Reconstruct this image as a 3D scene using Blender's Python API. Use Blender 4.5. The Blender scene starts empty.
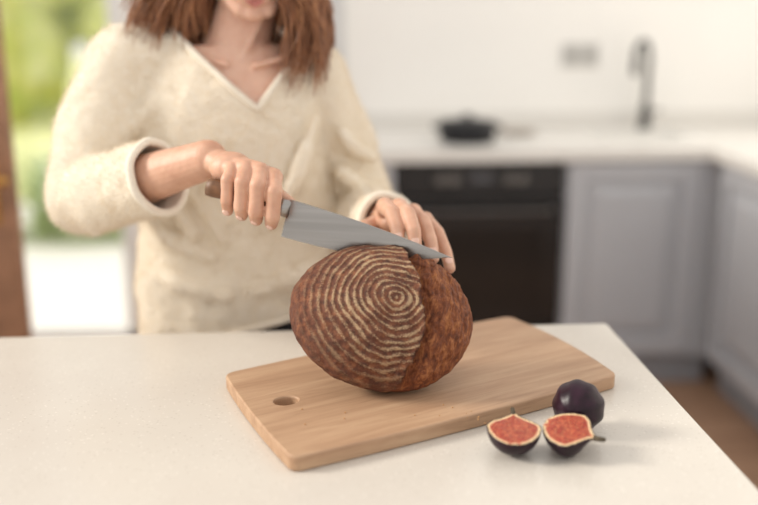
import bpy, bmesh, math, random
from mathutils import Vector, Matrix, noise
random.seed(3)
V=Vector
R4=Matrix.Rotation(math.radians(-4),4,'Z')   # island-side frame -> room frame
scene=bpy.context.scene
COL=scene.collection

def lin(r,g,b):
    f=lambda c:(c/255/12.92) if c/255<=.04045 else ((c/255+.055)/1.055)**2.4
    return (f(r),f(g),f(b),1)
# ------------------------------------------------------------ materials
class NT:
    def __init__(s,name):
        s.m=bpy.data.materials.new(name); s.m.use_nodes=True
        s.n=s.m.node_tree.nodes; s.l=s.m.node_tree.links
        s.b=s.n['Principled BSDF']; s.out=s.n['Material Output']
        s.tc=s.n.new('ShaderNodeTexCoord')
    def add(s,t,**k):
        n=s.n.new(t)
        for a,b in k.items(): setattr(n,a,b)
        return n
    def link(s,a,b): s.l.new(a,b)
    def mapping(s,scale,src='Object'):
        m=s.add('ShaderNodeMapping'); m.inputs['Scale'].default_value=scale
        s.link(s.tc.outputs[src],m.inputs['Vector']); return m.outputs[0]
    def noise(s,scale,vec=None,detail=4,rough=.5,dist=0):
        n=s.add('ShaderNodeTexNoise'); n.inputs['Scale'].default_value=scale
        n.inputs['Detail'].default_value=detail; n.inputs['Roughness'].default_value=rough
        n.inputs['Distortion'].default_value=dist
        s.link(vec if vec else s.tc.outputs['Object'],n.inputs['Vector']); return n.outputs['Fac']
    def math(s,op,a,b=None,c=None,clamp=False):
        n=s.add('ShaderNodeMath',operation=op); n.use_clamp=clamp
        for i,x in enumerate((a,b,c)):
            if x is None: continue
            if isinstance(x,(int,float)): n.inputs[i].default_value=x
            else: s.link(x,n.inputs[i])
        return n.outputs[0]
    def ramp(s,fac,stops):
        r=s.add('ShaderNodeValToRGB'); e=r.color_ramp.elements
        while len(e)<len(stops): e.new(.5)
        for i,(p,c) in enumerate(stops): e[i].position=p; e[i].color=c
        s.link(fac,r.inputs[0]); return r.outputs[0]
    def mix(s,fac,a,b,blend='MIX'):
        m=s.add('ShaderNodeMix',data_type='RGBA',blend_type=blend)
        for sock,x in ((m.inputs[0],fac),(m.inputs[6],a),(m.inputs[7],b)):
            if isinstance(x,(int,float,tuple)): sock.default_value=x
            else: s.link(x,sock)
        return m.outputs[2]
    def bump(s,h,strength=.3,dist=.001):
        b=s.add('ShaderNodeBump'); b.inputs['Strength'].default_value=strength; b.inputs['Distance'].default_value=dist
        s.link(h,b.inputs['Height']); s.link(b.outputs[0],s.b.inputs['Normal'])
    def set(s,**k):
        for a,v in k.items():
            i=s.b.inputs[a.replace('_',' ')]
            if isinstance(v,(int,float,tuple)): i.default_value=v
            else: s.link(v,i)
def pm(name,c,rough=.5,metal=0,var=.06,scale=12,bump=0,bscale=200,bd=.001,**k):
    t=NT(name)
    n=t.noise(scale)
    a=tuple(x*(1-var) for x in c[:3])+(1,); b=tuple(min(1,x*(1+var)) for x in c[:3])+(1,)
    t.set(Base_Color=t.ramp(n,[(.3,a),(.7,b)]),Roughness=rough,Metallic=metal)
    if bump: t.bump(t.noise(bscale),bump,bd)
    for a,v in k.items(): t.b.inputs[a.replace('_',' ')].default_value=v
    return t.m

def m_quartz():
    t=NT('quartz_counter')
    v=t.add('ShaderNodeTexVoronoi'); v.inputs['Scale'].default_value=260
    t.link(t.tc.outputs['Object'],v.inputs['Vector'])
    bw=t.add('ShaderNodeSeparateColor'); t.link(v.outputs['Color'],bw.inputs[0])
    spk=t.math('GREATER_THAN',bw.outputs[0],.88)
    spk2=t.math('LESS_THAN',bw.outputs[1],.12)
    near=t.math('LESS_THAN',v.outputs['Distance'],.36)
    base=t.ramp(t.noise(6),[(.3,lin(205,197,187)),(.7,lin(210,203,193))])
    c=t.mix(t.math('MULTIPLY',t.math('MULTIPLY',spk,near),.3),base,lin(170,158,146))
    c=t.mix(t.math('MULTIPLY',t.math('MULTIPLY',spk2,near),.4),c,lin(234,228,220))
    t.set(Base_Color=c,Roughness=.24); return t.m
def m_board():
    t=NT('beech_wood')
    n1=t.noise(1,t.mapping((6,60,60)),6,.6,.6)
    n2=t.noise(1,t.mapping((14,420,300)),3,.6)
    c=t.ramp(n1,[(.25,lin(158,122,94)),(.5,lin(178,143,113)),(.75,lin(194,161,130))])
    c=t.mix(t.math('MULTIPLY',t.math('GREATER_THAN',n2,.62),.22),c,lin(128,94,70))
    t.set(Base_Color=c,Roughness=.55); t.bump(n2,.15,.0006); return t.m
def m_floor():
    t=NT('oak_floor')
    b=t.add('ShaderNodeTexBrick'); b.inputs['Scale'].default_value=1
    b.inputs['Brick Width'].default_value=1.2; b.inputs['Row Height'].default_value=.14
    b.inputs['Mortar Size'].default_value=.003
    b.inputs['Color1'].default_value=lin(190,150,122); b.inputs['Color2'].default_value=lin(172,134,108); b.inputs['Mortar'].default_value=lin(90,64,48)
    t.link(t.tc.outputs['Object'],b.inputs['Vector'])
    n=t.noise(1,t.mapping((3,50,3)),5)
    t.set(Base_Color=t.mix(.35,b.outputs[0],t.ramp(n,[(.3,lin(145,108,82)),(.7,lin(200,160,128))])),Roughness=.45); return t.m
def m_bread():
    t=NT('crusty_bread')
    wn=t.add('ShaderNodeTexNoise'); wn.inputs['Scale'].default_value=15; wn.inputs['Detail'].default_value=3
    t.link(t.tc.outputs['Object'],wn.inputs['Vector'])
    sb=t.add('ShaderNodeVectorMath',operation='SUBTRACT'); t.link(wn.outputs['Color'],sb.inputs[0]); sb.inputs[1].default_value=(.5,.5,.5)
    sc=t.add('ShaderNodeVectorMath',operation='SCALE'); t.link(sb.outputs[0],sc.inputs[0]); sc.inputs['Scale'].default_value=.022
    ad=t.add('ShaderNodeVectorMath',operation='ADD'); t.link(t.tc.outputs['Object'],ad.inputs[0]); t.link(sc.outputs[0],ad.inputs[1])
    mp=t.add('ShaderNodeMapping'); mp.inputs['Location'].default_value=(-.010,-.006,0); mp.inputs['Scale'].default_value=(1,1.12,0); t.link(ad.outputs[0],mp.inputs['Vector'])
    ln=t.add('ShaderNodeVectorMath',operation='LENGTH'); t.link(mp.outputs[0],ln.inputs[0])
    wob=t.noise(60,None,3,.6)
    ph=t.math('ADD',t.math('MULTIPLY',ln.outputs['Value'],2*math.pi/.0088),t.math('MULTIPLY',wob,2.5))
    s=t.math('SINE',ph)
    at=t.add('ShaderNodeAttribute',attribute_name='split'); sp=at.outputs['Fac']
    ae=t.add('ShaderNodeAttribute',attribute_name='ear'); er=ae.outputs['Fac']
    brk=t.noise(560,None,4,.75); brk2=t.noise(42,None,4,.6)
    fl=t.math('MULTIPLY_ADD',s,.60,-.02)
    fl=t.math('ADD',fl,t.math('MULTIPLY',t.math('SUBTRACT',brk,.5),4.2))
    fl=t.math('ADD',fl,t.math('MULTIPLY',t.math('SUBTRACT',brk2,.48),3.0),clamp=True)
    edge=t.math('SUBTRACT',1.2,t.math('MULTIPLY',t.math('POWER',t.math('DIVIDE',ln.outputs['Value'],.120),3),1.0),clamp=True)
    fl=t.math('MULTIPLY',t.math('MULTIPLY',fl,edge),t.math('SUBTRACT',1,sp),clamp=True)
    crust=t.ramp(t.noise(90,None,8,.75),[(.28,lin(48,24,15)),(.5,lin(104,56,34)),(.72,lin(158,98,60))])
    gold=t.ramp(t.noise(1,t.mapping((150,50,70)),8,.8,.6),[(.30,lin(54,24,12)),(.5,lin(132,70,36)),(.70,lin(200,132,76))])
    c=t.mix(sp,crust,gold)
    c=t.mix(t.math('MULTIPLY',fl,.76),c,lin(210,178,138))
    c=t.mix(t.math('MULTIPLY',er,.7),c,lin(52,24,14))
    t.set(Base_Color=c,Roughness=.72)
    h=t.math('ADD',t.math('MULTIPLY',s,.35),t.math('ADD',t.math('MULTIPLY',brk,.6),t.math('MULTIPLY',t.noise(110,None,6,.75),1.5)))
    t.bump(h,.95,.0028); return t.m
def m_knit(name='cream_wool_knit',bumpy=True):
    t=NT(name)
    n=t.noise(9,None,4); f=t.noise(260,None,5,.7); r=t.noise(1,t.mapping((120,120,420)),3,.6)
    c=t.ramp(n,[(.3,lin(236,224,205)),(.7,lin(244,234,217))])
    c=t.mix(.25,c,t.ramp(f,[(.3,lin(206,188,162)),(.7,lin(250,243,228))]))
    t.set(Base_Color=c,Roughness=.95)
    t.b.inputs['Sheen Weight'].default_value=.3; t.b.inputs['Sheen Roughness'].default_value=.5
    if bumpy: t.bump(t.math('ADD',f,r),.5,.0025)
    else:
        # thin fibres let light through
        tl=t.add('ShaderNodeBsdfTranslucent'); t.link(c,tl.inputs['Color'])
        mx=t.add('ShaderNodeMixShader'); mx.inputs[0].default_value=.5
        t.link(t.b.outputs[0],mx.inputs[1]); t.link(tl.outputs[0],mx.inputs[2]); t.link(mx.outputs[0],t.out.inputs[0])
    return t.m
def m_skin(name='skin',base=(218,172,148),hi=(228,188,165)):
    t=NT(name)
    n=t.noise(45,None,4); f=t.noise(500,None,4)
    c=t.ramp(n,[(.3,lin(*base)),(.7,lin(*hi))])
    t.set(Base_Color=c,Roughness=.5)
    t.b.inputs['Subsurface Weight'].default_value=.15
    t.b.inputs['Subsurface Radius'].default_value=(.02,.008,.004)
    t.b.inputs['Subsurface Scale'].default_value=.3
    t.bump(t.math('ADD',t.math('MULTIPLY',f,.5),t.noise(120,None,3)),.35,.0014); return t.m
def m_fig_cut():
    t=NT('fig_flesh')
    at=t.add('ShaderNodeAttribute',attribute_name='rim'); e=at.outputs['Fac']
    e2=t.math('ADD',e,t.math('MULTIPLY',t.math('SUBTRACT',t.noise(160,None,3),.5),.12))
    v=t.add('ShaderNodeTexVoronoi'); v.inputs['Scale'].default_value=480; t.link(t.tc.outputs['Object'],v.inputs['Vector'])
    red=t.ramp(t.noise(200,None,5,.7),[(.3,lin(108,28,20)),(.52,lin(162,58,38)),(.75,lin(206,112,74))])
    red=t.mix(t.math('MULTIPLY',t.math('LESS_THAN',v.outputs['Distance'],.28),.75),red,lin(218,158,102))
    c=t.ramp(e2,[(0,(1,1,1,1)),(.82,(1,1,1,1)),(.875,(0,0,0,1))])
    cream=t.ramp(e2,[(.84,lin(206,132,96)),(.90,lin(226,196,154)),(.94,lin(214,188,142)),(.965,lin(60,26,38))])
    t.set(Base_Color=t.mix(c,cream,red),Roughness=.3)
    t.bump(v.outputs['Distance'],.6,.0015); return t.m
def m_steel():
    t=NT('brushed_steel')
    n=t.noise(3,t.mapping((1,1,40)),3)
    t.set(Base_Color=t.ramp(n,[(.3,lin(150,146,142)),(.7,lin(166,162,158))]),Metallic=1.0,Roughness=.27); return t.m
def m_hair():
    t=NT('auburn_hair')
    n=t.noise(1,t.mapping((160,160,14)),4,.6)
    t.set(Base_Color=t.ramp(n,[(.3,lin(92,56,34)),(.52,lin(152,100,66)),(.75,lin(206,150,104))]),Roughness=.4); return t.m
def m_glass():
    t=NT('clear_glass')
    tr=t.add('ShaderNodeBsdfTransparent'); gl=t.add('ShaderNodeBsdfGlossy'); gl.inputs['Roughness'].default_value=.03
    mx=t.add('ShaderNodeMixShader'); mx.inputs[0].default_value=.06
    t.link(tr.outputs[0],mx.inputs[1]); t.link(gl.outputs[0],mx.inputs[2]); t.link(mx.outputs[0],t.out.inputs[0]); return t.m
def m_leaf(name,a,b,c_):
    t=NT(name)
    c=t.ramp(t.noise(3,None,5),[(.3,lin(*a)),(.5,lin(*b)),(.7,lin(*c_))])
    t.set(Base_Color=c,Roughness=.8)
    tl=t.add('ShaderNodeBsdfTranslucent'); t.link(c,tl.inputs['Color'])
    mx=t.add('ShaderNodeMixShader'); mx.inputs[0].default_value=.4
    t.link(t.b.outputs[0],mx.inputs[1]); t.link(tl.outputs[0],mx.inputs[2]); t.link(mx.outputs[0],t.out.inputs[0]); return t.m
QZ=m_quartz(); BOARD=m_board(); FLOOR=m_floor(); BREAD=m_bread(); KNIT=m_knit(); FIB=m_knit('wool_fibre',False); SKIN=m_skin(); HSKIN=m_skin('hand_skin',(196,148,122),(213,168,142))
FIGCUT=m_fig_cut(); STEEL=m_steel(); HAIR=m_hair(); GLASS=m_glass()
WALL=pm('white_wall_paint',lin(249,247,243),.6,var=.01,scale=3)
CAB=pm('grey_blue_lacquer',lin(188,190,195),.5,var=.02,scale=5)
KICK=pm('plinth_grey',lin(156,158,164),.6,var=.03)
OVENB=pm('oven_black_glass',lin(24,22,22),.18,var=.1)
OVENF=pm('oven_black_enamel',lin(34,31,30),.4,var=.1)
WHITE=pm('white_frame_paint',lin(246,246,244),.45,var=.01)
PLAST=pm('socket_plastic',lin(206,204,200),.4,var=.01)
DARKP=pm('socket_hole',lin(176,174,170),.5)
BLK=pm('matt_black_metal',lin(44,44,46),.35,.5,var=.1)
IRON=pm('cast_iron',lin(44,44,48),.5,.3,var=.15,bump=.2)
DOORW=pm('brown_door_wood',lin(158,116,88),.5,var=.25,scale=14)
BRASS=pm('brass',lin(206,156,88),.3,1.0,var=.05)
PANTS=pm('black_denim',lin(26,26,30),.85,var=.2,scale=80,bump=.4,bscale=600)
SHOE=pm('white_leather',lin(220,218,212),.5)
FIGSK=pm('fig_skin',lin(38,14,28),.36,var=.6,scale=60,bump=.3,bscale=140,bd=.001)
FIGSK.node_tree.nodes['Principled BSDF'].inputs['Specular IOR Level'].default_value=.3
STEMM=pm('fig_stem',lin(74,62,44),.7,var=.2,scale=100)
HANDLE=pm('knife_handle_wood',lin(110,74,46),.5,var=.3,scale=90)
EYEW=pm('eye_white',lin(236,232,228),.2,var=.01); IRIS=pm('iris_brown',lin(74,46,28),.2); LIPS=pm('lips',lin(200,128,118),.4,var=.08,scale=100)
NAIL=pm('nail',lin(228,188,170),.25,var=.03,scale=100)
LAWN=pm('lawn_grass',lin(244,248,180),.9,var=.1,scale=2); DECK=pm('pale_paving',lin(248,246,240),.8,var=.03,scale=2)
LEAF=m_leaf('sunlit_leaves',(206,224,130),(248,250,170),(255,255,214))  # leaf and lawn colours lifted towards white to stand in for overexposed sunlight
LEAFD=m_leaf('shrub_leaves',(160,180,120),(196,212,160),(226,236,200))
CRUMB=pm('bread_crumb',lin(186,140,92),.8)
# ------------------------------------------------------------ geometry helpers
def mkobj(name,me,mats=(),smooth=True):
    o=bpy.data.objects.new(name,me); COL.objects.link(o)
    for m in mats: me.materials.append(m)
    if smooth:
        for p in me.polygons: p.use_smooth=True
    return o
def frombm(name,bm,mats=(),smooth=True):
    me=bpy.data.meshes.new(name); bm.to_mesh(me); bm.free(); return mkobj(name,me,mats,smooth)
def boxes(name,bl,mat,bevel=.002,smooth=False):
    bm=bmesh.new()
    for (x0,x1,y0,y1,z0,z1) in bl:
        M=Matrix.Translation(((x0+x1)/2,(y0+y1)/2,(z0+z1)/2))@Matrix.Diagonal((x1-x0,y1-y0,z1-z0,1))
        bmesh.ops.create_cube(bm,size=1,matrix=M)
    o=frombm(name,bm,(mat,),smooth)
    if bevel:
        b=o.modifiers.new('bevel','BEVEL'); b.width=bevel; b.segments=3; b.limit_method='ANGLE'
    return o
def group(name,parts,loc=(0,0,0)):
    e=bpy.data.objects.new(name,None); COL.objects.link(e); e.location=loc; e.empty_display_size=.1
    mi=Matrix.Translation(loc).inverted()
    for p in parts:
        p.parent=e; p.matrix_parent_inverse=mi
    return e
def align(d):
    return V(d).normalized().to_track_quat('Z','Y').to_matrix().to_4x4()
def add_chain(bm,ch,seg=20):
    for i,(p,r) in enumerate(ch):
        bmesh.ops.create_uvsphere(bm,u_segments=seg,v_segments=seg//2,radius=r,matrix=Matrix.Translation(p))
        if i:
            q,s=ch[i-1]; d=V(p)-V(q)
            if d.length>1e-5:
                bmesh.ops.create_cone(bm,cap_ends=True,segments=seg,radius1=s,radius2=r,depth=d.length,matrix=Matrix.Translation((V(p)+V(q))/2)@align(d))
def add_ell(bm,c,r,rot=None,seg=28):
    M=Matrix.Translation(c)@(rot if rot else Matrix.Identity(4))@Matrix.Diagonal((r[0],r[1],r[2],1))
    bmesh.ops.create_uvsphere(bm,u_segments=seg,v_segments=seg//2+2,radius=1,matrix=M)
def add_loft(bm,secs,n=40,power=2.0):
    rings=[]
    for (cx,cy,cz,rx,ry) in secs:
        ring=[]
        for i in range(n):
            a=2*math.pi*i/n; c,s=math.cos(a),math.sin(a)
            c=math.copysign(abs(c)**(2/power),c); s=math.copysign(abs(s)**(2/power),s)
            ring.append(bm.verts.new((cx+rx*c,cy+ry*s,cz)))
        rings.append(ring)
    for a,b in zip(rings,rings[1:]):
        for i in range(n):
            bm.faces.new((a[i],a[(i+1)%n],b[(i+1)%n],b[i]))
    bm.faces.new(list(reversed(rings[0]))); bm.faces.new(rings[-1])
def bake(o):
    bpy.context.view_layer.update()
    dg=bpy.context.evaluated_depsgraph_get()
    me=bpy.data.meshes.new_from_object(o.evaluated_get(dg))
    o.modifiers.clear(); o.data=me; return o
def blob(name,bm,mat,voxel,sm=8,disp=None):
    bmesh.ops.recalc_face_normals(bm,faces=bm.faces)
    o=frombm(name,bm,(mat,))
    r=o.modifiers.new('r','REMESH'); r.mode='VOXEL'; r.voxel_size=voxel; r.use_smooth_shade=True
    s=o.modifiers.new('s','SMOOTH'); s.factor=.5; s.iterations=sm
    for (size,st) in (disp or []):
        tx=bpy.data.textures.new(name+'_folds','CLOUDS'); tx.noise_scale=size; tx.noise_depth=2
        d=o.modifiers.new('d','DISPLACE'); d.texture=tx; d.strength=st; d.mid_level=.5; d.texture_coords='LOCAL'
    bake(o)
    if not o.data.materials: o.data.materials.append(mat)
    for p in o.data.polygons: p.use_smooth=True
    return o
def tube(name,pts,r,mat,cyclic=False,radii=None,res=3,typ='POLY'):
    cu=bpy.data.curves.new(name,'CURVE'); cu.dimensions='3D'; cu.bevel_depth=r; cu.bevel_resolution=res; cu.use_fill_caps=True
    s=cu.splines.new(typ); s.points.add(len(pts)-1)
    for i,p in enumerate(pts):
        s.points[i].co=(*p,1)
        if radii: s.points[i].radius=radii[i]
    if typ=='NURBS': s.order_u=4; s.use_endpoint_u=True; s.resolution_u=8
    s.use_cyclic_u=cyclic
    o=bpy.data.objects.new(name,cu); COL.objects.link(o); cu.materials.append(mat); return tomesh(o)
def tomesh(o):
    bpy.context.view_layer.update()
    dg=bpy.context.evaluated_depsgraph_get()
    me=bpy.data.meshes.new_from_object(o.evaluated_get(dg)); nm=o.name; mw=o.matrix_world.copy()
    cu=o.data; bpy.data.objects.remove(o); n=bpy.data.objects.new(nm,me); COL.objects.link(n); n.matrix_world=mw
    for p in me.polygons: p.use_smooth=True
    return n
def lathe(name,prof,mat,seg=48,loc=(0,0,0)):
    bm=bmesh.new(); rings=[]
    for (r,z) in prof:
        rings.append([bm.verts.new((r*math.cos(2*math.pi*i/seg)+loc[0],r*math.sin(2*math.pi*i/seg)+loc[1],z+loc[2])) for i in range(seg)])
    for a,b in zip(rings,rings[1:]):
        for i in range(seg): bm.faces.new((a[i],a[(i+1)%seg],b[(i+1)%seg],b[i]))
    bm.faces.new(list(reversed(rings[0]))); bm.faces.new(rings[-1])
    return frombm(name,bm,(mat,))
# ============================================================ ROOM (room frame)
WY=3.83
boxes('floor',[(-1.75,2.1,-.3,3.95,-.05,0)],FLOOR,0)
boxes('wall_back',[(-.72,2.1,WY,WY+.12,0,2.6),(-1.82,-.72,WY,WY+.12,2.25,2.6)],WALL,0)
boxes('wall_right',[(2.0,2.12,.6,WY,0,2.6)],WALL,0)
boxes('wall_left',[(-1.82,-1.70,2.42,WY,0,2.6)],WALL,0)
boxes('trim_1',[(.04,.13,WY-.05,WY,.0,2.6)],pm('grey_trim',lin(214,214,214),.5,var=.01),.004)
fr=boxes('frame',[(-1.70,-1.63,WY+.02,WY+.1,.0,2.25),(-.79,-.72,WY+.02,WY+.1,.0,2.25),(-1.70,-.72,WY+.02,WY+.1,2.17,2.25),(-1.70,-.72,WY+.02,WY+.1,0,.05)],WHITE,.004)
gl=boxes('glass',[(-1.63,-.79,WY+.055,WY+.063,.05,2.17)],GLASS,0)
group('window_1',[fr,gl])
# open wooden door leaf
x0,x1,yy=-1.68,-.742,2.36
st=boxes('stiles_and_rails',[(x1-.11,x1,yy,yy+.045,.01,2.1),(x0,x0+.11,yy,yy+.045,.01,2.1),(x0+.11,x1-.11,yy,yy+.045,1.98,2.1),(x0+.11,x1-.11,yy,yy+.045,.01,.25),(x0+.11,x1-.11,yy,yy+.045,.85,.97)],DOORW,.004)
pg=boxes('glass',[(x0+.11,x1-.11,yy+.018,yy+.026,.25,.85),(x0+.11,x1-.11,yy+.018,yy+.026,.97,1.98)],GLASS,0)
hp=boxes('handle_plate',[(x1-.075,x1-.035,yy-.005,yy,.86,1.08)],BRASS,.003)
hl=tube('lever',[(x1-.055,yy,.99),(x1-.055,yy-.05,.99),(x1-.045,yy-.055,.985),(x1-.01,yy-.055,.98),(x1+.006,yy-.052,.975)],.011,BRASS)
kb=tube('lock_cylinder',[(x1-.055,yy,.90),(x1-.055,yy-.02,.90)],.012,BRASS)
group('door_1',[st,pg,hp,hl,kb])
# ---- garden
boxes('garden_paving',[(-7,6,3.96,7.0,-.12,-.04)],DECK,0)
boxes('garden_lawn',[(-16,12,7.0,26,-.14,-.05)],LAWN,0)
def bush(name,c,r,mat,n=9):
    bm=bmesh.new()
    for i in range(n):
        p=V((c[0]+random.uniform(-r[0],r[0]),c[1]+random.uniform(-r[1],r[1]),c[2]+random.uniform(-.3,.9)*r[2]))
        bmesh.ops.create_icosphere(bm,subdivisions=4,radius=random.uniform(.45,.8)*r[2],matrix=Matrix.Translation(p))
    for v in bm.verts:
        v.co+=noise.noise_vector(v.co*3)*.12*r[2]+noise.noise_vector(v.co*11)*.06*r[2]
        v.co.z=max(v.co.z,-.05)
    return frombm(name,bm,(mat,))
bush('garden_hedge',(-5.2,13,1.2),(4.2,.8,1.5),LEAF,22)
bm=bmesh.new()
for i in range(620):
    cx=random.choice((-1.28,-1.45,-1.6,-2.1))+random.uniform(-.12,.12); cy=6.0+random.uniform(-.25,.25)
    a=random.uniform(0,6.28); L=random.uniform(.3,.95); out=random.uniform(.08,.35)
    base=V((cx,cy,-.04)); d=V((math.cos(a),math.sin(a),0)); side=V((-d.y,d.x,0))*random.uniform(.010,.02)
    prev=None
    for k in range(6):
        t=k/5; p=base+d*out*t*t*1.2+V((0,0,L*(t-.35*t*t))); w=math.sin(math.pi*(.12+.86*t))
        a1=bm.verts.new(p-side*w); a2=bm.verts.new(p+side*w)
        if prev: bm.faces.new((prev[0],prev[1],a2,a1))
        prev=(a1,a2)
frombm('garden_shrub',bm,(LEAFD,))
# ---- island
top=boxes('worktop',[(-1.55,.465,.42,1.412,.865,.9)],QZ,.004)
body=boxes('cabinet_body',[(-1.5,.40,.48,1.33,.08,.865)],CAB,.003)
pl=boxes('plinth',[(-1.46,.36,.52,1.29,0,.08)],KICK,0)
group('kitchen_island',[top,body,pl])
# ---- back + side worktop with sink hole
FY=3.205; HX0,HX1,HY0,HY1=1.04,1.42,3.36,3.64
QW=pm('white_quartz',lin(230,227,222),.3,var=.01,scale=40)
wt=boxes('worktop_slab',[(.16,HX0,FY,WY,.86,.9),(HX1,2.0,FY,WY,.86,.9),(HX0,HX1,FY,HY0,.86,.9),(HX0,HX1,HY1,WY,.86,.9),(1.40,2.0,.9,FY,.86,.9)],QW,0)
us=boxes('upstand',[(.16,2.0,WY-.012,WY-.001,.9,.96)],QW,.002)
group('kitchen_worktop',[wt,us])
def raised_door(x0,x1,z0,z1,y,name):
    bm=bmesh.new()
    def bx(a,b,c,d,e,f):
        bmesh.ops.create_cube(bm,size=1,matrix=Matrix.Translation(((a+b)/2,(c+d)/2,(e+f)/2))@Matrix.Diagonal((b-a,d-c,f-e,1)))
    w=.065
    bx(x0,x0+w,y-.022,y,z0,z1); bx(x1-w,x1,y-.022,y,z0,z1); bx(x0+w,x1-w,y-.022,y,z1-w,z1); bx(x0+w,x1-w,y-.022,y,z0,z0+w)
    bx(x0+w,x1-w,y-.006,y,z0+w,z1-w)
    m=.035; a,b,c,d=x0+w+.014,x1-w-.014,z0+w+.014,z1-w-.014
    o=[bm.verts.new(p) for p in ((a,y-.007,c),(b,y-.007,c),(b,y-.007,d),(a,y-.007,d))]
    i=[bm.verts.new(p) for p in ((a+m,y-.020,c+m),(b-m,y-.020,c+m),(b-m,y-.020,d-m),(a+m,y-.020,d-m))]
    bm.faces.new(i)
    for k in range(4): bm.faces.new((o[k],o[(k+1)%4],i[(k+1)%4],i[k]))
    bmesh.ops.recalc_face_normals(bm,faces=bm.faces)
    ob=frombm(name,bm,(CAB,),False); bv=ob.modifiers.new('b','BEVEL'); bv.width=.002; bv.segments=2; bv.limit_method='ANGLE'
    return ob
CY=3.245
c1=boxes('carcass',[(.885,1.44,CY,3.35,.12,.86),(.885,1.0,3.35,3.8,.12,.86)],CAB,0)
d1=raised_door(.893,1.372,.135,.85,CY,'door')
f1=boxes('corner_filler',[(1.376,1.44,CY-.018,CY,.12,.855)],CAB,.001)
k1=boxes('plinth',[(.885,1.46,CY+.03,CY+.05,0,.12)],KICK,0)
group('base_cabinet',[c1,d1,f1,k1],(1.1,3.3,0))
e1=boxes('end_panel',[(.18,.28,CY-.018,3.82,0,.86)],CAB,.002)
e1.name='end_cabinet_panel'
parts=[boxes('carcass',[(1.445,1.99,.95,3.19,.12,.86)],CAB,0),boxes('plinth',[(1.49,1.52,.95,3.19,0,.12)],KICK,0)]
rot=Matrix.Rotation(math.radians(-90),4,'Z')
for i,(ya,yb) in enumerate(((2.62,3.185),(2.04,2.61),(1.46,2.03))):
    d=raised_door(-(yb-ya)/2,(yb-ya)/2,.135,.85,0,'door_panel_%d'%i)
    d.data.transform(Matrix.Translation((1.445,(ya+yb)/2,0))@rot); parts.append(d)
group('base_cabinet',parts,(1.7,2.1,0))
# ---- oven
KNOB=pm('knob_metal',lin(120,116,112),.3,.8)
ov=[boxes('body',[(.288,.879,CY,3.79,.13,.855)],OVENF,0),
    boxes('control_panel',[(.288,.879,CY-.02,CY,.745,.855)],OVENF,.003),
    boxes('door_glass',[(.288,.879,CY-.028,CY,.26,.735)],OVENB,.004),
    boxes('window_recess',[(.36,.807,CY-.0295,CY-.028,.33,.62)],pm('oven_window',lin(10,10,11),.1),0),
    boxes('lower_drawer',[(.288,.879,CY-.02,CY,.13,.25)],OVENF,.003),
    boxes('display',[(.545,.625,CY-.0215,CY-.02,.785,.82)],pm('display',lin(70,70,74),.2),0)]
for i,x in enumerate((.44,.485,.68,.725)):
    b=bmesh.new(); bmesh.ops.create_cone(b,cap_ends=True,segments=32,radius1=.021,radius2=.017,depth=.025,matrix=Matrix.Translation((x,CY-.032,.80))@Matrix.Rotation(math.radians(90),4,'X'))
    ov.append(frombm('knob_%d'%i,b,(KNOB,),False))
ov.append(tube('handle',[(.34,CY-.028,.69),(.34,CY-.065,.69),(.37,CY-.07,.69),(.80,CY-.07,.69),(.83,CY-.065,.69),(.83,CY-.028,.69)],.009,pm('handle_metal',lin(96,92,90),.3,.8)))
ov.append(boxes('plinth',[(.28,.885,CY+.03,CY+.05,0,.12)],KICK,0))
group('oven',ov,(.58,3.3,0))
# ---- sink, faucet, pot, socket
sk=boxes('basin',[(HX0-.015,HX1+.015,HY0-.015,HY0+.006,.9,.908),(HX0-.015,HX1+.015,HY1-.006,HY1+.015,.9,.908),(HX0-.015,HX0+.006,HY0,HY1,.9,.908),(HX1-.006,HX1+.015,HY0,HY1,.9,.908),
   (HX0,HX0+.006,HY0,HY1,.72,.9),(HX1-.006,HX1,HY0,HY1,.72,.9),(HX0,HX1,HY0,HY0+.006,.72,.9),(HX0,HX1,HY1-.006,HY1,.72,.9),(HX0,HX1,HY0,HY1,.715,.722)],pm('white_composite',lin(242,240,236),.3,var=.01),.003)
sk.name='kitchen_sink'
fx,fy=1.325,3.715
pts=[(fx,fy,.9),(fx,fy,1.18)]
for i in range(0,13):
    a=math.pi*i/12; rr=.055; q=rr-rr*math.cos(a)
    pts.append((fx-.72*q,fy-.69*q,1.18+.065*math.sin(a)))
pts.append((pts[-1][0],pts[-1][1],1.12))
fp=[tube('riser_and_spout',pts,.012,BLK),lathe('base',[(.026,0),(.026,.02),(.02,.03),(.02,.09),(.012,.10)],BLK,32,(fx,fy,.9)),
    tube('spray_head',[(pts[-1][0],pts[-1][1],1.17),(pts[-1][0],pts[-1][1],1.13)],.014,BLK),
    tube('lever',[(fx,fy,.96),(fx+.03,fy-.012,.972),(fx+.055,fy-.02,.98)],.005,BLK)]
group('kitchen_faucet',fp,(fx,fy,.9))
px,py=.565,3.44
pb=lathe('pan_body',[(.085,0),(.10,.008),(.108,.062),(.111,.064),(.104,.064),(.10,.056)],IRON,48,(px,py,.9))
pl_=lathe('lid',[(.109,.064),(.105,.072),(.06,.080),(.02,.083),(.012,.084),(.012,.090),(.02,.094),(.018,.099),(.004,.101)],IRON,48,(px,py,.9))
h1=tube('handle_1',[(px+.10,py-.03,.952),(px+.12,py-.025,.955),(px+.125,py,.955),(px+.12,py+.025,.955),(px+.10,py+.03,.952)],.006,IRON)
h2=tube('handle_2',[(px-.10,py-.03,.952),(px-.12,py-.025,.955),(px-.125,py,.955),(px-.12,py+.025,.955),(px-.10,py+.03,.952)],.006,IRON)
group('casserole_pan',[pb,pl_,h1,h2],(px,py,.9))
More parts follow.
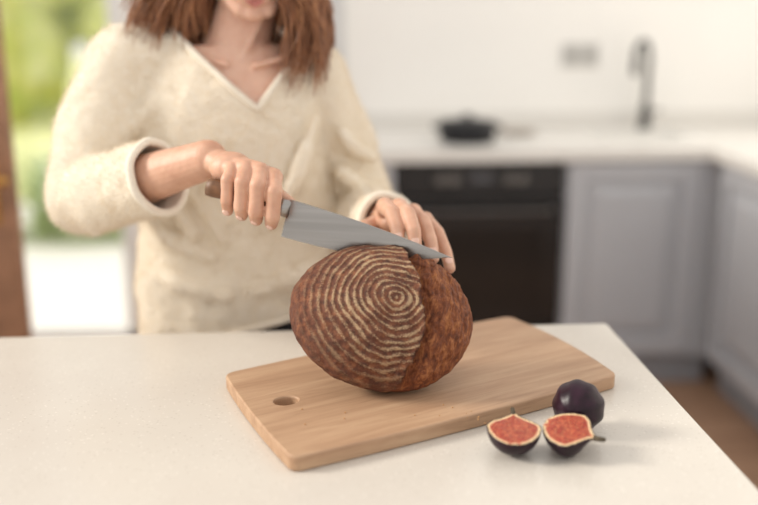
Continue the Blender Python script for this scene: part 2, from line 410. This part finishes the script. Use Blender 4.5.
sp=lathe('spoon_rest',[(.05,.0),(.07,.006),(.075,.014),(.068,.012),(.04,.006)],pm('grey_stoneware',lin(180,170,160),.5),40,(.79,3.62,.9))
so=[boxes('plate',[(1.005,1.155,WY-.01,WY,1.14,1.235)],PLAST,.006)]
for i,x in enumerate((1.043,1.117)):
    b=bmesh.new(); bmesh.ops.create_cone(b,cap_ends=True,segments=32,radius1=.024,radius2=.026,depth=.004,matrix=Matrix.Translation((x,WY-.012,1.1875))@Matrix.Rotation(math.radians(90),4,'X'))
    so.append(frombm('socket_%d'%i,b,(DARKP,),False))
group('wall_socket',so,(1.08,WY,1.19))

# ============================================================ CUTTING BOARD
L2,W2=.240,.134
def corner(cx,cy,a0,a1,r=.018,n=6):
    return [(cx+r*math.cos(a0+(a1-a0)*k/n),cy+r*math.sin(a0+(a1-a0)*k/n)) for k in range(n+1)]
poly=[]; rc=.012
poly+=corner(L2-rc,-W2+rc,-math.pi/2,-.1,rc)
poly+=[(L2+.010*(1-t*t),t*(W2-rc)) for t in [-.7,-.4,-.1,.2,.5,.75]]
poly+=corner(L2-rc,W2-rc,.1,math.pi/2,rc)
poly+=[(x,W2+.006*(1-(x/L2)**2)) for x in [.14,.07,0,-.07,-.14]]
poly+=corner(-L2+rc,W2-rc,math.pi/2,math.pi-.1,rc)
poly+=[(-L2-.004*(1-t*t),t*(W2-rc)) for t in [.75,.5,.2,-.1,-.4,-.7]]
poly+=corner(-L2+rc,-W2+rc,math.pi+.1,1.5*math.pi,rc)
poly+=[(x,-W2-.006*(1-(x/L2)**2)) for x in [-.14,-.07,0,.07,.14]]
cu=bpy.data.curves.new('cutting_board','CURVE'); cu.dimensions='2D'; cu.fill_mode='BOTH'; cu.extrude=.0070; cu.bevel_depth=.0026; cu.bevel_resolution=3
def spl(pts):
    s=cu.splines.new('POLY'); s.points.add(len(pts)-1)
    for i,p in enumerate(pts): s.points[i].co=(p[0],p[1],0,1)
    s.use_cyclic_u=True
spl([(p[0]*.987+.09*p[1],p[1]*.98) for p in poly])
spl([(-.192+.018*math.cos(-2*math.pi*i/32),.010+.0155*math.sin(-2*math.pi*i/32)) for i in range(32)])
bo=bpy.data.objects.new('cutting_board',cu); COL.objects.link(bo); cu.materials.append(BOARD)
bo.matrix_world=R4@Matrix.Translation((.056,1.178,.9100))@Matrix.Rotation(math.radians(30),4,'Z')
bo=tomesh(bo)
for p in bo.data.polygons: p.use_smooth=False
BT=.9197
# ============================================================ LOAF
n_ax=V((.12,-.75,.65)).normalized()
e1=V((1,0,0)); e1=(e1-n_ax*e1.dot(n_ax)).normalized(); e2=n_ax.cross(e1)
rollm=Matrix.Rotation(math.radians(-8),3,n_ax); e1=rollm@e1; e2=rollm@e2
A_,B_,Cc,Cb=.119,.0965,.066,.058
def bnd(y): return .048-3.8*(y+.022)**2
nu,nv=400,240
bm=bmesh.new(); rows=[]
def sstep(a,b,x):
    t=max(0,min(1,(x-a)/(b-a))); return t*t*(3-2*t)
lay=bm.verts.layers.float.new('split'); lae=bm.verts.layers.float.new('ear')
for j in range(nv+1):
    th=math.pi*j/nv; row=[]
    for i in range(nu):
        ph=2*math.pi*i/nu
        d=V((math.sin(th)*math.cos(ph),math.sin(th)*math.sin(ph),math.cos(th)))
        P=V((d.x*A_,d.y*B_,d.z*(Cc if d.z>0 else Cb)))
        N=V((d.x/A_,d.y/B_,d.z/(Cc if d.z>0 else Cb))).normalized()
        r=math.sqrt(P.x**2+(P.y*1.12)**2)
        q=P.x-bnd(P.y)+.010*noise.noise(P*45)+.004*noise.noise(P*130)
        up=sstep(-.15,.5,d.z)
        s=sstep(0,.003,q)*sstep(-.7,-.1,d.z)
        disp=.0035*noise.noise(P*14)+.0016*noise.noise(P*60)+.0009*noise.noise(P*150)
        e_=.0060*(.6+.8*abs(noise.noise(P*35)))
        ear=math.exp(-(q/.009)**2)*e_ if q<0 else e_*math.exp(-(q/.0016)**2)
        disp+=ear*up
        if q>0:
            disp-=up*.010*(math.exp(-((q-.008)/.009)**2))
            disp+=(.0030*noise.noise(V((P.x*170,P.y*45,P.z*70)))+.0015*noise.noise(P*190)+.001)*up
        v=bm.verts.new(P+N*disp); v[lay]=s
        v[lae]=up*(math.exp(-((q-.004)/.0035)**2)) ; row.append(v)
        if j in (0,nv): row=[v]; break
    rows.append(row)
for j in range(nv):
    a,b=rows[j],rows[j+1]
    for i in range(nu):
        k=(i+1)%nu
        if len(a)==1: bm.faces.new((a[0],b[i],b[k]))
        elif len(b)==1: bm.faces.new((a[i],b[0],a[k]))
        else: bm.faces.new((a[i],b[i],b[k],a[k]))
loaf=frombm('bread_loaf',bm,(BREAD,))
Mr=Matrix((e1,e2,n_ax)).transposed().to_4x4()
LC=V((.004,1.158,1.005))
mz=min((Mr@v.co).z for v in loaf.data.vertices)
LC.z=BT-mz
loaf.matrix_world=R4@Matrix.Translation(LC)@Mr
print('loaf centre z',LC.z)
bm=bmesh.new()
for i in range(14):
    x=random.uniform(-.12,.14); y=random.uniform(1.02,1.10)
    s=random.uniform(.0005,.0012)
    bmesh.ops.create_icosphere(bm,subdivisions=1,radius=s,matrix=R4@Matrix.Translation((x,y,BT+s*.8)))
frombm('bread_crumbs',bm,(CRUMB,),False)
# ============================================================ FIGS
FR=.0310; FL=.064
def figr(t,R=FR):
    if t<.55: u=(t/.55); return R*math.sqrt(max(0,1-(1-u)**2))
    u=(t-.55)/.45; return R*(.5+.5*math.cos(math.pi*u))*.93+R*.07
def fig_whole(name,M):
    bm=bmesh.new(); n=48; seg=56; rings=[]
    for j in range(n+1):
        t=j/n; r=max(figr(t),.0006)
        rings.append([bm.verts.new(((t-.45)*FL,r*math.cos(2*math.pi*i/seg)*(1+.025*math.cos(9*2*math.pi*i/seg)),r*math.sin(2*math.pi*i/seg)*(1+.025*math.cos(9*2*math.pi*i/seg)))) for i in range(seg)])
    for a,b in zip(rings,rings[1:]):
        for i in range(seg): bm.faces.new((a[i],a[(i+1)%seg],b[(i+1)%seg],b[i]))
    bm.faces.new(rings[0]); bm.faces.new(list(reversed(rings[-1])))
    bmesh.ops.recalc_face_normals(bm,faces=bm.faces)
    add_chain(bm,[((.55*FL,0,0),.003),((.55*FL+.008,.001,.002),.0024)],10)
    o=frombm(name,bm,(FIGSK,)); o.matrix_world=M; return o
def fig_half(name,M):
    bm=bmesh.new(); lay=bm.verts.layers.float.new('rim'); n=60; seg=36; rings=[]
    for j in range(n+1):
        t=j/n; r=max(figr(t),.0006); ring=[]
        for i in range(seg+1):
            a=math.pi+math.pi*i/seg; v=bm.verts.new(((t-.45)*FL,r*math.cos(a),r*math.sin(a))); v[lay]=1; ring.append(v)
        rings.append(ring)
    for a,b in zip(rings,rings[1:]):
        for i in range(seg): bm.faces.new((a[i],a[i+1],b[i+1],b[i])).material_index=0
    cap=[]; m=40
    for j in range(n+1):
        t=j/n; r=max(figr(t),.0006); ring=[]
        for i in range(m+1):
            y=-1+2*i/m
            x=(t-.45)*FL
            dd=1e9
            for k in range(0,n+1,2):
                tk=k/n; dd=min(dd,math.hypot((tk-t)*FL,figr(tk)-abs(y)*r))
            e=1-dd/.0285
            v=bm.verts.new((x,y*r,.0008*(1-min(1,max(0,(e-.6)/.3))))); v[lay]=max(0,min(1,e)); ring.append(v)
        cap.append(ring)
    for a,b in zip(cap,cap[1:]):
        for i in range(m): bm.faces.new((a[i],b[i],b[i+1],a[i+1])).material_index=1
    bmesh.ops.remove_doubles(bm,verts=bm.verts,dist=.00005)
    bmesh.ops.recalc_face_normals(bm,faces=bm.faces)
    nf=len(bm.faces)
    add_chain(bm,[((.55*FL-.003,0,-.002),.0032),((.55*FL+.007,.001,-.001),.0026)],10)
    bm.faces.ensure_lookup_table()
    for f in list(bm.faces)[nf:]: f.material_index=2
    o=frombm(name,bm,(FIGSK,FIGCUT,STEMM)); o.matrix_world=M; return o
def place(o_fn,name,x,y,yaw,pitch,roll):
    Rm=Matrix.Rotation(math.radians(yaw),4,'Z')@Matrix.Rotation(math.radians(roll),4,'X')@Matrix.Rotation(math.radians(pitch),4,'Y')
    o=o_fn(name,Rm); mz=min((Rm@v.co).z for v in o.data.vertices)
    o.matrix_world=R4@Matrix.Translation((x,y,.9003-mz))@Rm; return o
place(fig_whole,'fig',.2365,1.044,60,6,0)
place(fig_half,'fig_half',.1530,.985,84,-10,0)
place(fig_half,'fig_half',.214,.985,-36,2,14)
# ============================================================ KNIFE
KO=V((-.120,1.222,1.134)); TIP=V((.0940,1.176,1.0800))
kd=(TIP-KO).normalized(); kup=(V((0,.10,1))-kd*kd.dot(V((0,.10,1)))).normalized(); ky=kup.cross(kd)
KM=Matrix((kd,ky,kup)).transposed().to_4x4(); KM.translation=KO
BLn=(TIP-KO).length
bm=bmesh.new(); cols=[]
N=48
for i in range(N+1):
    t=i/N; x=BLn*t
    zs=.0135*(1-t**2.2)
    ze=-.039*(1-t**2.8)*(1-.12*t)
    th=.0014*(1-.6*t)
    c=[]
    for (z,w) in ((zs,th),(zs*.4+ze*.6,th*.75),(ze+.001,.00015)):
        c.append((bm.verts.new((x,-w,z)),bm.verts.new((x,w,z))))
    cols.append(c)
for a,b in zip(cols,cols[1:]):
    for s in (0,1):
        for k in (0,1):
            q=(a[k][s],b[k][s],b[k+1][s],a[k+1][s]); bm.faces.new(q if s else tuple(reversed(q)))
    bm.faces.new((a[0][0],b[0][0],b[0][1],a[0][1])); bm.faces.new((a[2][1],b[2][1],b[2][0],a[2][0]))
c=cols[0]; bm.faces.new((c[0][0],c[0][1],c[1][1],c[2][1],c[2][0],c[1][0]))
bmesh.ops.remove_doubles(bm,verts=bm.verts,dist=.00002); bmesh.ops.recalc_face_normals(bm,faces=bm.faces)
blade=frombm('blade',bm,(STEEL,),False)
def xloft(name,secs,mat,n=28):
    bm=bmesh.new(); rings=[]
    for (x,z,ry,rz) in secs: rings.append([bm.verts.new((x,ry*math.cos(2*math.pi*i/n),z+rz*math.sin(2*math.pi*i/n))) for i in range(n)])
    for a,b in zip(rings,rings[1:]):
        for i in range(n): bm.faces.new((a[i],a[(i+1)%n],b[(i+1)%n],b[i]))
    bm.faces.new(rings[0]); bm.faces.new(rings[-1]); bmesh.ops.recalc_face_normals(bm,faces=bm.faces)
    return frombm(name,bm,(mat,))
bol=xloft('bolster',[(-.016,0,.0085,.0115),(-.006,0,.0075,.0118),(.000,0,.004,.0125),(.003,0,.0016,.013)],STEEL)
hnd=xloft('handle',[(-.116,-.002,.004,.007),(-.114,-.002,.0085,.0115),(-.105,-.001,.0098,.0130),(-.08,0,.0092,.0118),(-.055,0,.0098,.0125),(-.025,0,.0088,.0115),(-.015,0,.0085,.0115)],HANDLE)
for o in (blade,bol,hnd): o.data.transform(R4@KM)
group('chef_knife',[blade,bol,hnd],R4@KO)
# ============================================================ WOMAN
parts=[]
SH_R=V((-.412,1.575,1.300)); EL_R=V((-.460,1.445,1.102)); WR_R=V((-.236,1.295,1.188))
SH_L=V((-.105,1.60,1.275)); EL_L=V((-.030,1.62,1.032)); WR_L=V((.016,1.400,1.078))
torso=[(-.235,1.61,.76,.180,.125),(-.235,1.605,.86,.188,.130),(-.235,1.60,.95,.185,.128),(-.238,1.60,1.03,.176,.122),(-.245,1.595,1.12,.172,.128),(-.253,1.59,1.19,.172,.126),
 (-.258,1.59,1.25,.170,.108),(-.258,1.592,1.30,.150,.082),(-.25,1.594,1.335,.105,.066),(-.235,1.595,1.37,.065,.058)]
bm=bmesh.new(); add_loft(bm,torso,48,2.2)
def lerp(a,b,t): return a+(b-a)*t
cuffR=lerp(EL_R,WR_R,.62); cuffL=lerp(EL_L,WR_L,.92)
add_chain(bm,[(V((-.30,1.592,1.305)),.055),(SH_R,.060),(lerp(SH_R,EL_R,.5)+V((-.012,0,.0)),.062),(EL_R,.057),(lerp(EL_R,WR_R,.2),.057),(lerp(EL_R,WR_R,.34),.051),(lerp(EL_R,WR_R,.42),.050),(lerp(EL_R,WR_R,.48),.055),(lerp(EL_R,WR_R,.64),.053),(lerp(EL_R,WR_R,.74),.053)],28)
add_chain(bm,[(V((-.21,1.595,1.30)),.05),(SH_L,.056),(lerp(SH_L,EL_L,.5)+V((.004,0,0)),.060),(EL_L,.060),(lerp(EL_L,WR_L,.4),.055),(lerp(EL_L,WR_L,.66),.045),(lerp(EL_L,WR_L,.74),.045),(lerp(EL_L,WR_L,1.06),.042)],28)
def roll(pts,r):
    add_chain(bm,[(V(p),r*(.55+.45*math.sin(math.pi*(i+.5)/len(pts)))) for i,p in enumerate(pts)],12)
roll([(-.36,1.50,1.24),(-.40,1.49,1.20),(-.43,1.47,1.15)],.020)
roll([(-.37,1.505,1.20),(-.34,1.49,1.12),(-.30,1.475,1.04)],.016)
roll([(-.33,1.495,1.17),(-.29,1.478,1.10),(-.25,1.470,1.03)],.011)
roll([(-.10,1.50,1.22),(-.13,1.475,1.13),(-.17,1.468,1.05)],.010)
roll([(-.40,1.56,1.00),(-.33,1.49,.955),(-.25,1.475,.935)],.016)
roll([(-.40,1.54,1.09),(-.34,1.49,1.03),(-.27,1.476,1.00)],.014)
roll([(-.07,1.56,1.02),(-.12,1.495,.965),(-.20,1.473,.945)],.016)
roll([(-.06,1.53,1.13),(-.03,1.545,1.10),(.0,1.56,1.09)],.016)
roll([(-.06,1.54,1.19),(-.04,1.545,1.165),(-.01,1.55,1.15)],.014)
roll([(-.46,1.385,1.12),(-.445,1.39,1.09),(-.43,1.40,1.06)],.010)
roll([(-.47,1.48,1.20),(-.45,1.47,1.17),(-.42,1.465,1.15)],.014)
sw=blob('sweater',bm,KNIT,.005,7,[(.09,.017),(.03,.005)])
bm=bmesh.new(); bm.from_mesh(sw.data)
def bis(co,no): bmesh.ops.bisect_plane(bm,geom=bm.verts[:]+bm.edges[:]+bm.faces[:],plane_co=co,plane_no=no,dist=1e-6)
AP=V((-.190,0,1.235)); dl=V((-.125,0,.105)); dr=V((.078,0,.105))
nl=V((-dl.z,0,dl.x)).normalized(); nr=V((-dr.z,0,dr.x)).normalized()
if nl.z<0: nl=-nl
if nr.z<0: nr=-nr
ZB=1.352
bis(AP,nl); bis(AP,nr); bis(V((0,1.585,0)),V((0,1,0))); bis(V((0,0,ZB)),V((0,0,1)))
cd=(WR_R-EL_R).normalized(); cl=(WR_L-EL_L).normalized()
bis(cuffR,cd); bis(cuffL,cl)
hem_n=V((-.24,0,1)).normalized(); hem=V((-.25,1.5,.868)); bis(hem,hem_n)
kill=[]
for f in bm.faces:
    c=f.calc_center_median(); k=False
    if (c-cuffR).dot(cd)>0 and (c-cuffR).length<.10 and c.y<1.42 and c.x<-.2: k=True
    if (c-cuffL).dot(cl)>0 and (c-cuffL).length<.10 and c.y<1.46: k=True
    if c.z<1.0 and (c-hem).dot(hem_n)<0: k=True
    if c.z>1.2 and -.40<c.x<-.08:
        if c.y<1.585 and (c-AP).dot(nl)>0 and (c-AP).dot(nr)>0: k=True
        if c.y>=1.585 and c.z>ZB: k=True
    if k: kill.append(f)
bmesh.ops.delete(bm,geom=kill,context='FACES')
bed=[e for e in bm.edges if len(e.link_faces)==1]
adj={}
for e in bed:
    for a,b in ((e.verts[0],e.verts[1]),(e.verts[1],e.verts[0])): adj.setdefault(a,[]).append(b)
loops=[]; seen=set()
for v in list(adj):
    if v in seen: continue
    lp=[v]; seen.add(v); cur=v
    while True:
        nx=[w for w in adj[cur] if w not in seen]
        if not nx: break
        cur=nx[0]; seen.add(cur); lp.append(cur)
    if len(lp)>25: loops.append([w.co.copy() for w in lp])
bm.to_mesh(sw.data); bm.free()
for p in sw.data.polygons: p.use_smooth=True
# fuzzy wool fibres standing off the knit
bm=bmesh.new(); polys=sw.data.polygons; vs=sw.data.vertices
for p in polys:
    if p.center.y>1.66: continue
    for _ in range(3):
        if random.random()>.8: continue
        w_=[random.random() for _ in p.vertices]; s_=sum(w_)
        c=V((0,0,0))
        for a,vi in zip(w_,p.vertices): c+=vs[vi].co*(a/s_)
        nrm=p.normal; rv=V((random.gauss(0,1),random.gauss(0,1),random.gauss(0,1)))
        d=(nrm*.7+rv*.5).normalized()*random.uniform(.004,.011); sd=d.cross(rv).normalized()*.00026
        mid=c+d*.6+rv*.0008
        a=bm.verts.new(c-sd); b=bm.verts.new(c+sd); e=bm.verts.new(mid+sd*.7); g=bm.verts.new(mid-sd*.7); h=bm.verts.new(c+d+V((0,0,-.001)))
        bm.faces.new((a,b,e,g)); bm.faces.new((g,e,h))
fz=frombm('wool_fibres',bm,(FIB,),False); parts.append(fz)
so_=sw.modifiers.new('thick','SOLIDIFY'); so_.thickness=.006; so_.offset=-1
parts.append(sw)
for i,lp in enumerate(loops):
    n=len(lp)
    for _ in range(10): lp=[(lp[(k-1)%n]+lp[k]*2+lp[(k+1)%n])/4 for k in range(n)]
    parts.append(tube('knit_edge_%d'%i,lp[::2],.0062,KNIT,cyclic=True))
# ---- skin: head, neck, chest
f=V((.16,-.86,-.44)).normalized(); upv=(V((0,0,1))-f*f.z).normalized(); rt=f.cross(upv)
HC=V((-.198,1.540,1.496)); HM=Matrix((rt,f,upv)).transposed().to_4x4(); HR=HM.copy(); HM.translation=HC
def hp_(x,y,z): return HM@V((x,y,z))
bm=bmesh.new()
chest=[(c[0],c[1],c[2]-.004,c[3]-.012,c[4]-.011) for c in torso[4:9]]
add_loft(bm,chest,40,2.2)
add_chain(bm,[(V((-.240,1.60,1.29)),.070),(V((-.228,1.592,1.345)),.053),(V((-.215,1.585,1.39)),.047),(V((-.208,1.578,1.45)),.050)],28)
add_chain(bm,[(V((-.222,1.536,1.305)),.009),(V((-.175,1.557,1.40)),.009)],12)
add_chain(bm,[(V((-.195,1.522,1.300)),.0060),(V((-.150,1.534,1.312)),.005)],12)
add_chain(bm,[(V((-.240,1.520,1.302)),.0060),(V((-.290,1.536,1.314)),.005)],12)
add_ell(bm,hp_(0,-.018,.035),(.073,.092,.078),HR)
add_ell(bm,hp_(0,.018,-.02),(.062,.072,.085),HR)
add_ell(bm,hp_(0,.035,-.062),(.045,.045,.040),HR)
add_ell(bm,hp_(0,.066,-.094),(.020,.017,.015),HR)
for s in (-1,1):
    add_ell(bm,hp_(s*.036,.06,-.022),(.022,.022,.020),HR)
    add_ell(bm,hp_(s*.073,-.008,-.012),(.009,.018,.030),HR)
    add_ell(bm,hp_(s*.030,.076,.020),(.022,.010,.007),HR)
    add_ell(bm,hp_(s*.010,.100,-.030),(.008,.009,.007),HR)
    add_chain(bm,[(hp_(s*.052,.02,-.07),.014),(hp_(s*.02,.062,-.092),.014)],14)
add_chain(bm,[(hp_(0,.084,.012),.008),(hp_(0,.098,-.01),.009),(hp_(0,.107,-.027),.0105)],14)
add_ell(bm,hp_(0,.078,-.060),(.026,.014,.018),HR)
sk_=blob('head_neck_chest',bm,SKIN,.0028,8); parts.append(sk_)
bm=bmesh.new()
for s in (-1,1): add_ell(bm,hp_(s*.030,.0735,.004),(.0125,.0115,.0115),HR)
parts.append(frombm('eyes',bm,(EYEW,)))
bm=bmesh.new()
for s in (-1,1): add_ell(bm,hp_(s*.030,.0815,.001),(.0058,.004,.0058),HR)
parts.append(frombm('irises',bm,(IRIS,)))
bm=bmesh.new()
for s in (-1,1):
    add_chain(bm,[(hp_(s*.018,.0835,.012),.0022),(hp_(s*.030,.087,.0125),.0032),(hp_(s*.042,.080,.009),.0022)],10)
parts.append(frombm('eyelids',bm,(SKIN,)))
bm=bmesh.new()
for s in (-1,1): add_chain(bm,[(hp_(s*.014,.088,.028),.0024),(hp_(s*.030,.087,.033),.0026),(hp_(s*.046,.074,.027),.0012)],10)
parts.append(frombm('eyebrows',bm,(HAIR,)))
bm=bmesh.new()
add_chain(bm,[(hp_(-.022,.084,-.060),.0018),(hp_(-.008,.0925,-.0565),.0042),(hp_(0,.093,-.058),.0036),(hp_(.008,.0925,-.0565),.0042),(hp_(.022,.084,-.060),.0018)],12)
add_chain(bm,[(hp_(-.020,.084,-.062),.0018),(hp_(0,.0915,-.0675),.0052),(hp_(.020,.084,-.062),.0018)],12)
parts.append(frombm('lips',bm,(LIPS,)))
# ---- hair
bm=bmesh.new(); add_ell(bm,hp_(0,-.026,.042),(.079,.092,.080),HR,40)
cap=frombm('hair_cap',bm,(HAIR,))
bm=bmesh.new(); bm.from_mesh(cap.data)
inv=HM.inverted()
kill=[fc for fc in bm.faces if (lambda q:q.y>.035 and q.z<.075)(inv@fc.calc_center_median())]
bmesh.ops.delete(bm,geom=kill,context='FACES'); bm.to_mesh(cap.data); bm.free(); parts.append(cap)
cu=bpy.data.curves.new('hair_strands','CURVE'); cu.dimensions='3D'; cu.bevel_depth=.0013; cu.bevel_resolution=1
def strand(pts,w=1):
    s=cu.splines.new('NURBS'); s.points.add(len(pts)-1)
    for i,p in enumerate(pts):
        s.points[i].co=(*p,1); s.points[i].radius=w*(1,1,1.1,1,.8,.25)[min(5,int(i*6/len(pts)))]
    s.order_u=4; s.use_endpoint_u=True; s.resolution_u=5
U=random.uniform
for side,N_ in ((-1,1500),(1,1000)):
    for i in range(N_):
        q=U(-1,1)  # -1 back, 1 front
        y=lerp(-.10,.045,(q+1)/2)
        root=hp_(side*U(0,.012),lerp(-.08,.055,(q+1)/2),.116-.05*max(0,-q)**2)
        m1=hp_(side*(.062+U(-.003,.006)),y*.85,.085-.02*abs(q))
        m2=hp_(side*(.086+U(-.003,.008)),y+U(-.008,.008),.01)
        u=random.random(); clump=int(u*9)/9+.055
        if side<0:
            uu=lerp(u,clump,.55)
            tx=-.268-.140*uu+U(-.008,.008); ty=lerp(1.66,1.53,(q+1)/2)+U(-.01,.01); tz=1.346+U(-.022,.045)-.014*math.cos(u*2*math.pi*9)*1.0+.012*math.sin(u*17)
            if q<-.5: tx+=U(0,.08)
            m3=V((-.280-.070*u+U(-.010,.010),lerp(1.635,1.525,(q+1)/2),1.430+.01*u))
        else:
            uu=lerp(u,clump,.5)
            tx=-.160+.082*uu+U(-.008,.008); ty=lerp(1.66,1.497,(q+1)/2)+U(-.01,.01); tz=1.320+U(-.035,.045)-.014*(q+1)+.014*math.sin(u*15)
            if q<-.5: tx-=U(0,.06)
            m3=V((-.130+.040*u+U(-.010,.010),lerp(1.635,1.507,(q+1)/2),1.415))
        tip=V((tx,ty,tz))
        wv=.012*math.sin(u*16+q*3)
        m4=m3.lerp(tip,.5)+V((wv-side*(-.006),U(-.008,.008),0))
        strand([root,m1,m2,m3,m4,tip],U(.7,1.2))
for i in range(400):
    x=U(-1,1)
    strand([hp_(x*.02,-.06,.11),hp_(x*.05,-.115,.05),hp_(x*.07,-.118,-.02),V((-.215+x*.085,1.672,1.42)),V((-.22+x*.09,1.690,1.36)),V((-.225+x*.10+U(-.01,.01),1.695,1.30+U(0,.03)))])
hs=bpy.data.objects.new('hair_strands',cu); COL.objects.link(hs); cu.materials.append(HAIR); parts.append(tomesh(hs))
# ---- hands
nails=[]
def nail(p,dirn,dors,w=.0055,l=.0065):
    d=V(dirn).normalized(); o=(V(dors)-d*d.dot(V(dors))).normalized(); s=d.cross(o)
    M=Matrix((s,d,o)).transposed().to_4x4(); M.translation=V(p)
    nails.append(M@Matrix.Diagonal((w,l,.0016,1)))
def hand(name,forearm,mcps,fingers,thumb,pads):
    bm=bmesh.new(); add_chain(bm,forearm,24)
    wr=V(forearm[-1][0])
    for m,r in mcps:
        base=wr.lerp(V(m),.12); add_chain(bm,[(wr,.020),(base.lerp(V(m),.45),.0145),(V(m),r)],18)
    for a,b in zip(mcps,mcps[1:]):
        for k,rr_ in ((.08,.0105),(.3,.012),(.5,.013)):
            add_chain(bm,[(V(a[0]).lerp(wr,k),rr_),(V(b[0]).lerp(wr,k),rr_)],14)
    for ch in fingers: add_chain(bm,ch,18)
    add_chain(bm,thumb,18)
    for c,r in pads: add_ell(bm,c,r)
    return blob(name,bm,HSKIN,.0013,4)
cam_d=V((0,-1,0)); cdir=-ky if (-ky).dot(cam_d)>0 else ky
def HP(s,c,u): return KO-kd*s+cdir*c+kup*u
ss=[.018,.0375,.057,.0755]; ln_=[1.0,1.06,1.0,.84]; rr=[.0104,.0106,.0100,.0088]
sl_=[.006,.003,.001,-.002]
fing=[]; mcps=[]
for s,L,r,k in zip(ss,ln_,rr,sl_):
    a=HP(s+.010,.003,.036*L); b=HP(s+.003-k,.032*L,.023*L); c=HP(s-.002-k,.0305*L,-.009*L); d=HP(s-.001-k*.5,.0125,-.0225)
    fing.append([(a,r*1.12),(lerp(a,b,.5),r*1.0),(b,r*1.07),(lerp(b,c,.5),r*.95),(c,r*.98),(d,r*.84)]); mcps.append((a,r*1.2))
    nail(lerp(c,d,.72)+(cdir*.55-kup*.85).normalized()*r*.84,(d-c),(cdir*.55-kup*.85),.0050,.0060)
wr=WR_R
th=[(lerp(wr,mcps[0][0],.25)+V((0,.02,-.004)),.016),(HP(.052,-.022,.020),.0145),(HP(.026,-.022,.010),.0115),(HP(.004,-.016,.004),.0098)]
hr=hand('right_hand',[(lerp(EL_R,WR_R,.2),.040),(lerp(EL_R,WR_R,.55),.036),(lerp(EL_R,WR_R,.85),.0295),(WR_R,.0275)],mcps,fing,th,[(lerp(wr,HP(.06,0,.03),.55),(.029,.027,.022)),(HP(.078,-.006,.024),(.020,.020,.016))])
parts.append(hr)
fl=[[((.008,1.322,1.116),.0116),((.017,1.276,1.117),.0107),((.024,1.249,1.102),.0097),((.027,1.233,1.085),.0087)],
    [((.029,1.314,1.117),.0118),((.040,1.268,1.117),.0109),((.047,1.239,1.100),.0099),((.049,1.226,1.080),.0089)],
    [((.049,1.318,1.109),.0112),((.062,1.273,1.105),.0103),((.070,1.243,1.085),.0093),((.073,1.228,1.066),.0084)],
    [((.067,1.328,1.096),.0102),((.082,1.286,1.087),.0093),((.092,1.255,1.067),.0083),((.096,1.233,1.050),.0075)]]
fl=[[(V(p),r) for p,r in ch] for ch in fl]
mc=[(ch[0][0],ch[0][1]*1.12) for ch in fl]
for ch in fl:
    d=ch[3][0]-ch[2][0]; o=V((0,-.6,.6)); nail(lerp(ch[2][0],ch[3][0],.7)+ (o-d.normalized()*o.dot(d.normalized())).normalized()*ch[3][1]*.88,d,o)
thl=[(V((.0,1.380,1.077)),.016),(V((-.018,1.342,1.078)),.0145),(V((-.026,1.295,1.074)),.0112),(V((-.022,1.262,1.062)),.0096)]
hl_=hand('left_hand',[(lerp(EL_L,WR_L,.3),.038),(lerp(EL_L,WR_L,.75),.029),(WR_L,.0255)],mc,fl,thl,[((.025,1.348,1.089),(.028,.03,.018))])
parts.append(hl_)
bm=bmesh.new()
for M in nails: bmesh.ops.create_uvsphere(bm,u_segments=16,v_segments=10,radius=1,matrix=M)
parts.append(frombm('finger_nails',bm,(NAIL,)))
# ---- trousers & shoes
bm=bmesh.new()
add_loft(bm,[(-.235,1.61,.72,.150,.10),(-.235,1.61,.80,.168,.112),(-.235,1.605,.88,.160,.108),(-.235,1.60,.97,.140,.095)],40,2.2)
for s in (-1,1):
    hx=-.235+s*.085
    add_chain(bm,[(V((hx,1.61,.78)),.088),(V((hx+s*.01,1.605,.60)),.078),(V((hx+s*.015,1.60,.46)),.060),(V((hx+s*.018,1.615,.30)),.058),(V((hx+s*.02,1.63,.09)),.045)],24)
parts.append(blob('trousers',bm,PANTS,.007,6,[(.06,.008)]))
bm=bmesh.new()
for s in (-1,1):
    hx=-.235+s*.105
    add_chain(bm,[(V((hx,1.655,.040)),.036),(V((hx,1.60,.040)),.038),(V((hx+s*.01,1.53,.032)),.030),(V((hx+s*.015,1.48,.026)),.024)],20)
    add_chain(bm,[(V((hx,1.635,.10)),.040),(V((hx,1.645,.04)),.036)],20)
parts.append(blob('shoes',bm,SHOE,.004,4))
for v in parts[-1].data.vertices: v.co.z=max(v.co.z,.001)
for o in parts: o.data.transform(R4)
group('woman',parts,R4@V((-.235,1.6,0)))
# ============================================================ LIGHT, WORLD, CAMERA
w=bpy.data.worlds.new('daylight'); scene.world=w; w.use_nodes=True
bg=w.node_tree.nodes['Background']; bg.inputs[0].default_value=(1.0,.975,.945,1); bg.inputs[1].default_value=1.02
sl=bpy.data.lights.new('soft_sun','SUN'); sl.energy=3.3; sl.angle=math.radians(16); sl.color=(1,.94,.84)
so=bpy.data.objects.new('soft_sun',sl); COL.objects.link(so); so.rotation_euler=V((-.90,.08,.48)).to_track_quat('Z','Y').to_euler()
cam=bpy.data.cameras.new('camera'); co=bpy.data.objects.new('camera',cam); COL.objects.link(co)
cam.lens=45; cam.sensor_width=36; co.location=(0,0,1.4); co.rotation_euler=(math.radians(75.1),0,math.radians(-4))
cam.dof.use_dof=True; cam.dof.focus_distance=1.19; cam.dof.aperture_fstop=1.35; cam.clip_start=.05
scene.camera=co
scene.view_settings.view_transform='Standard'
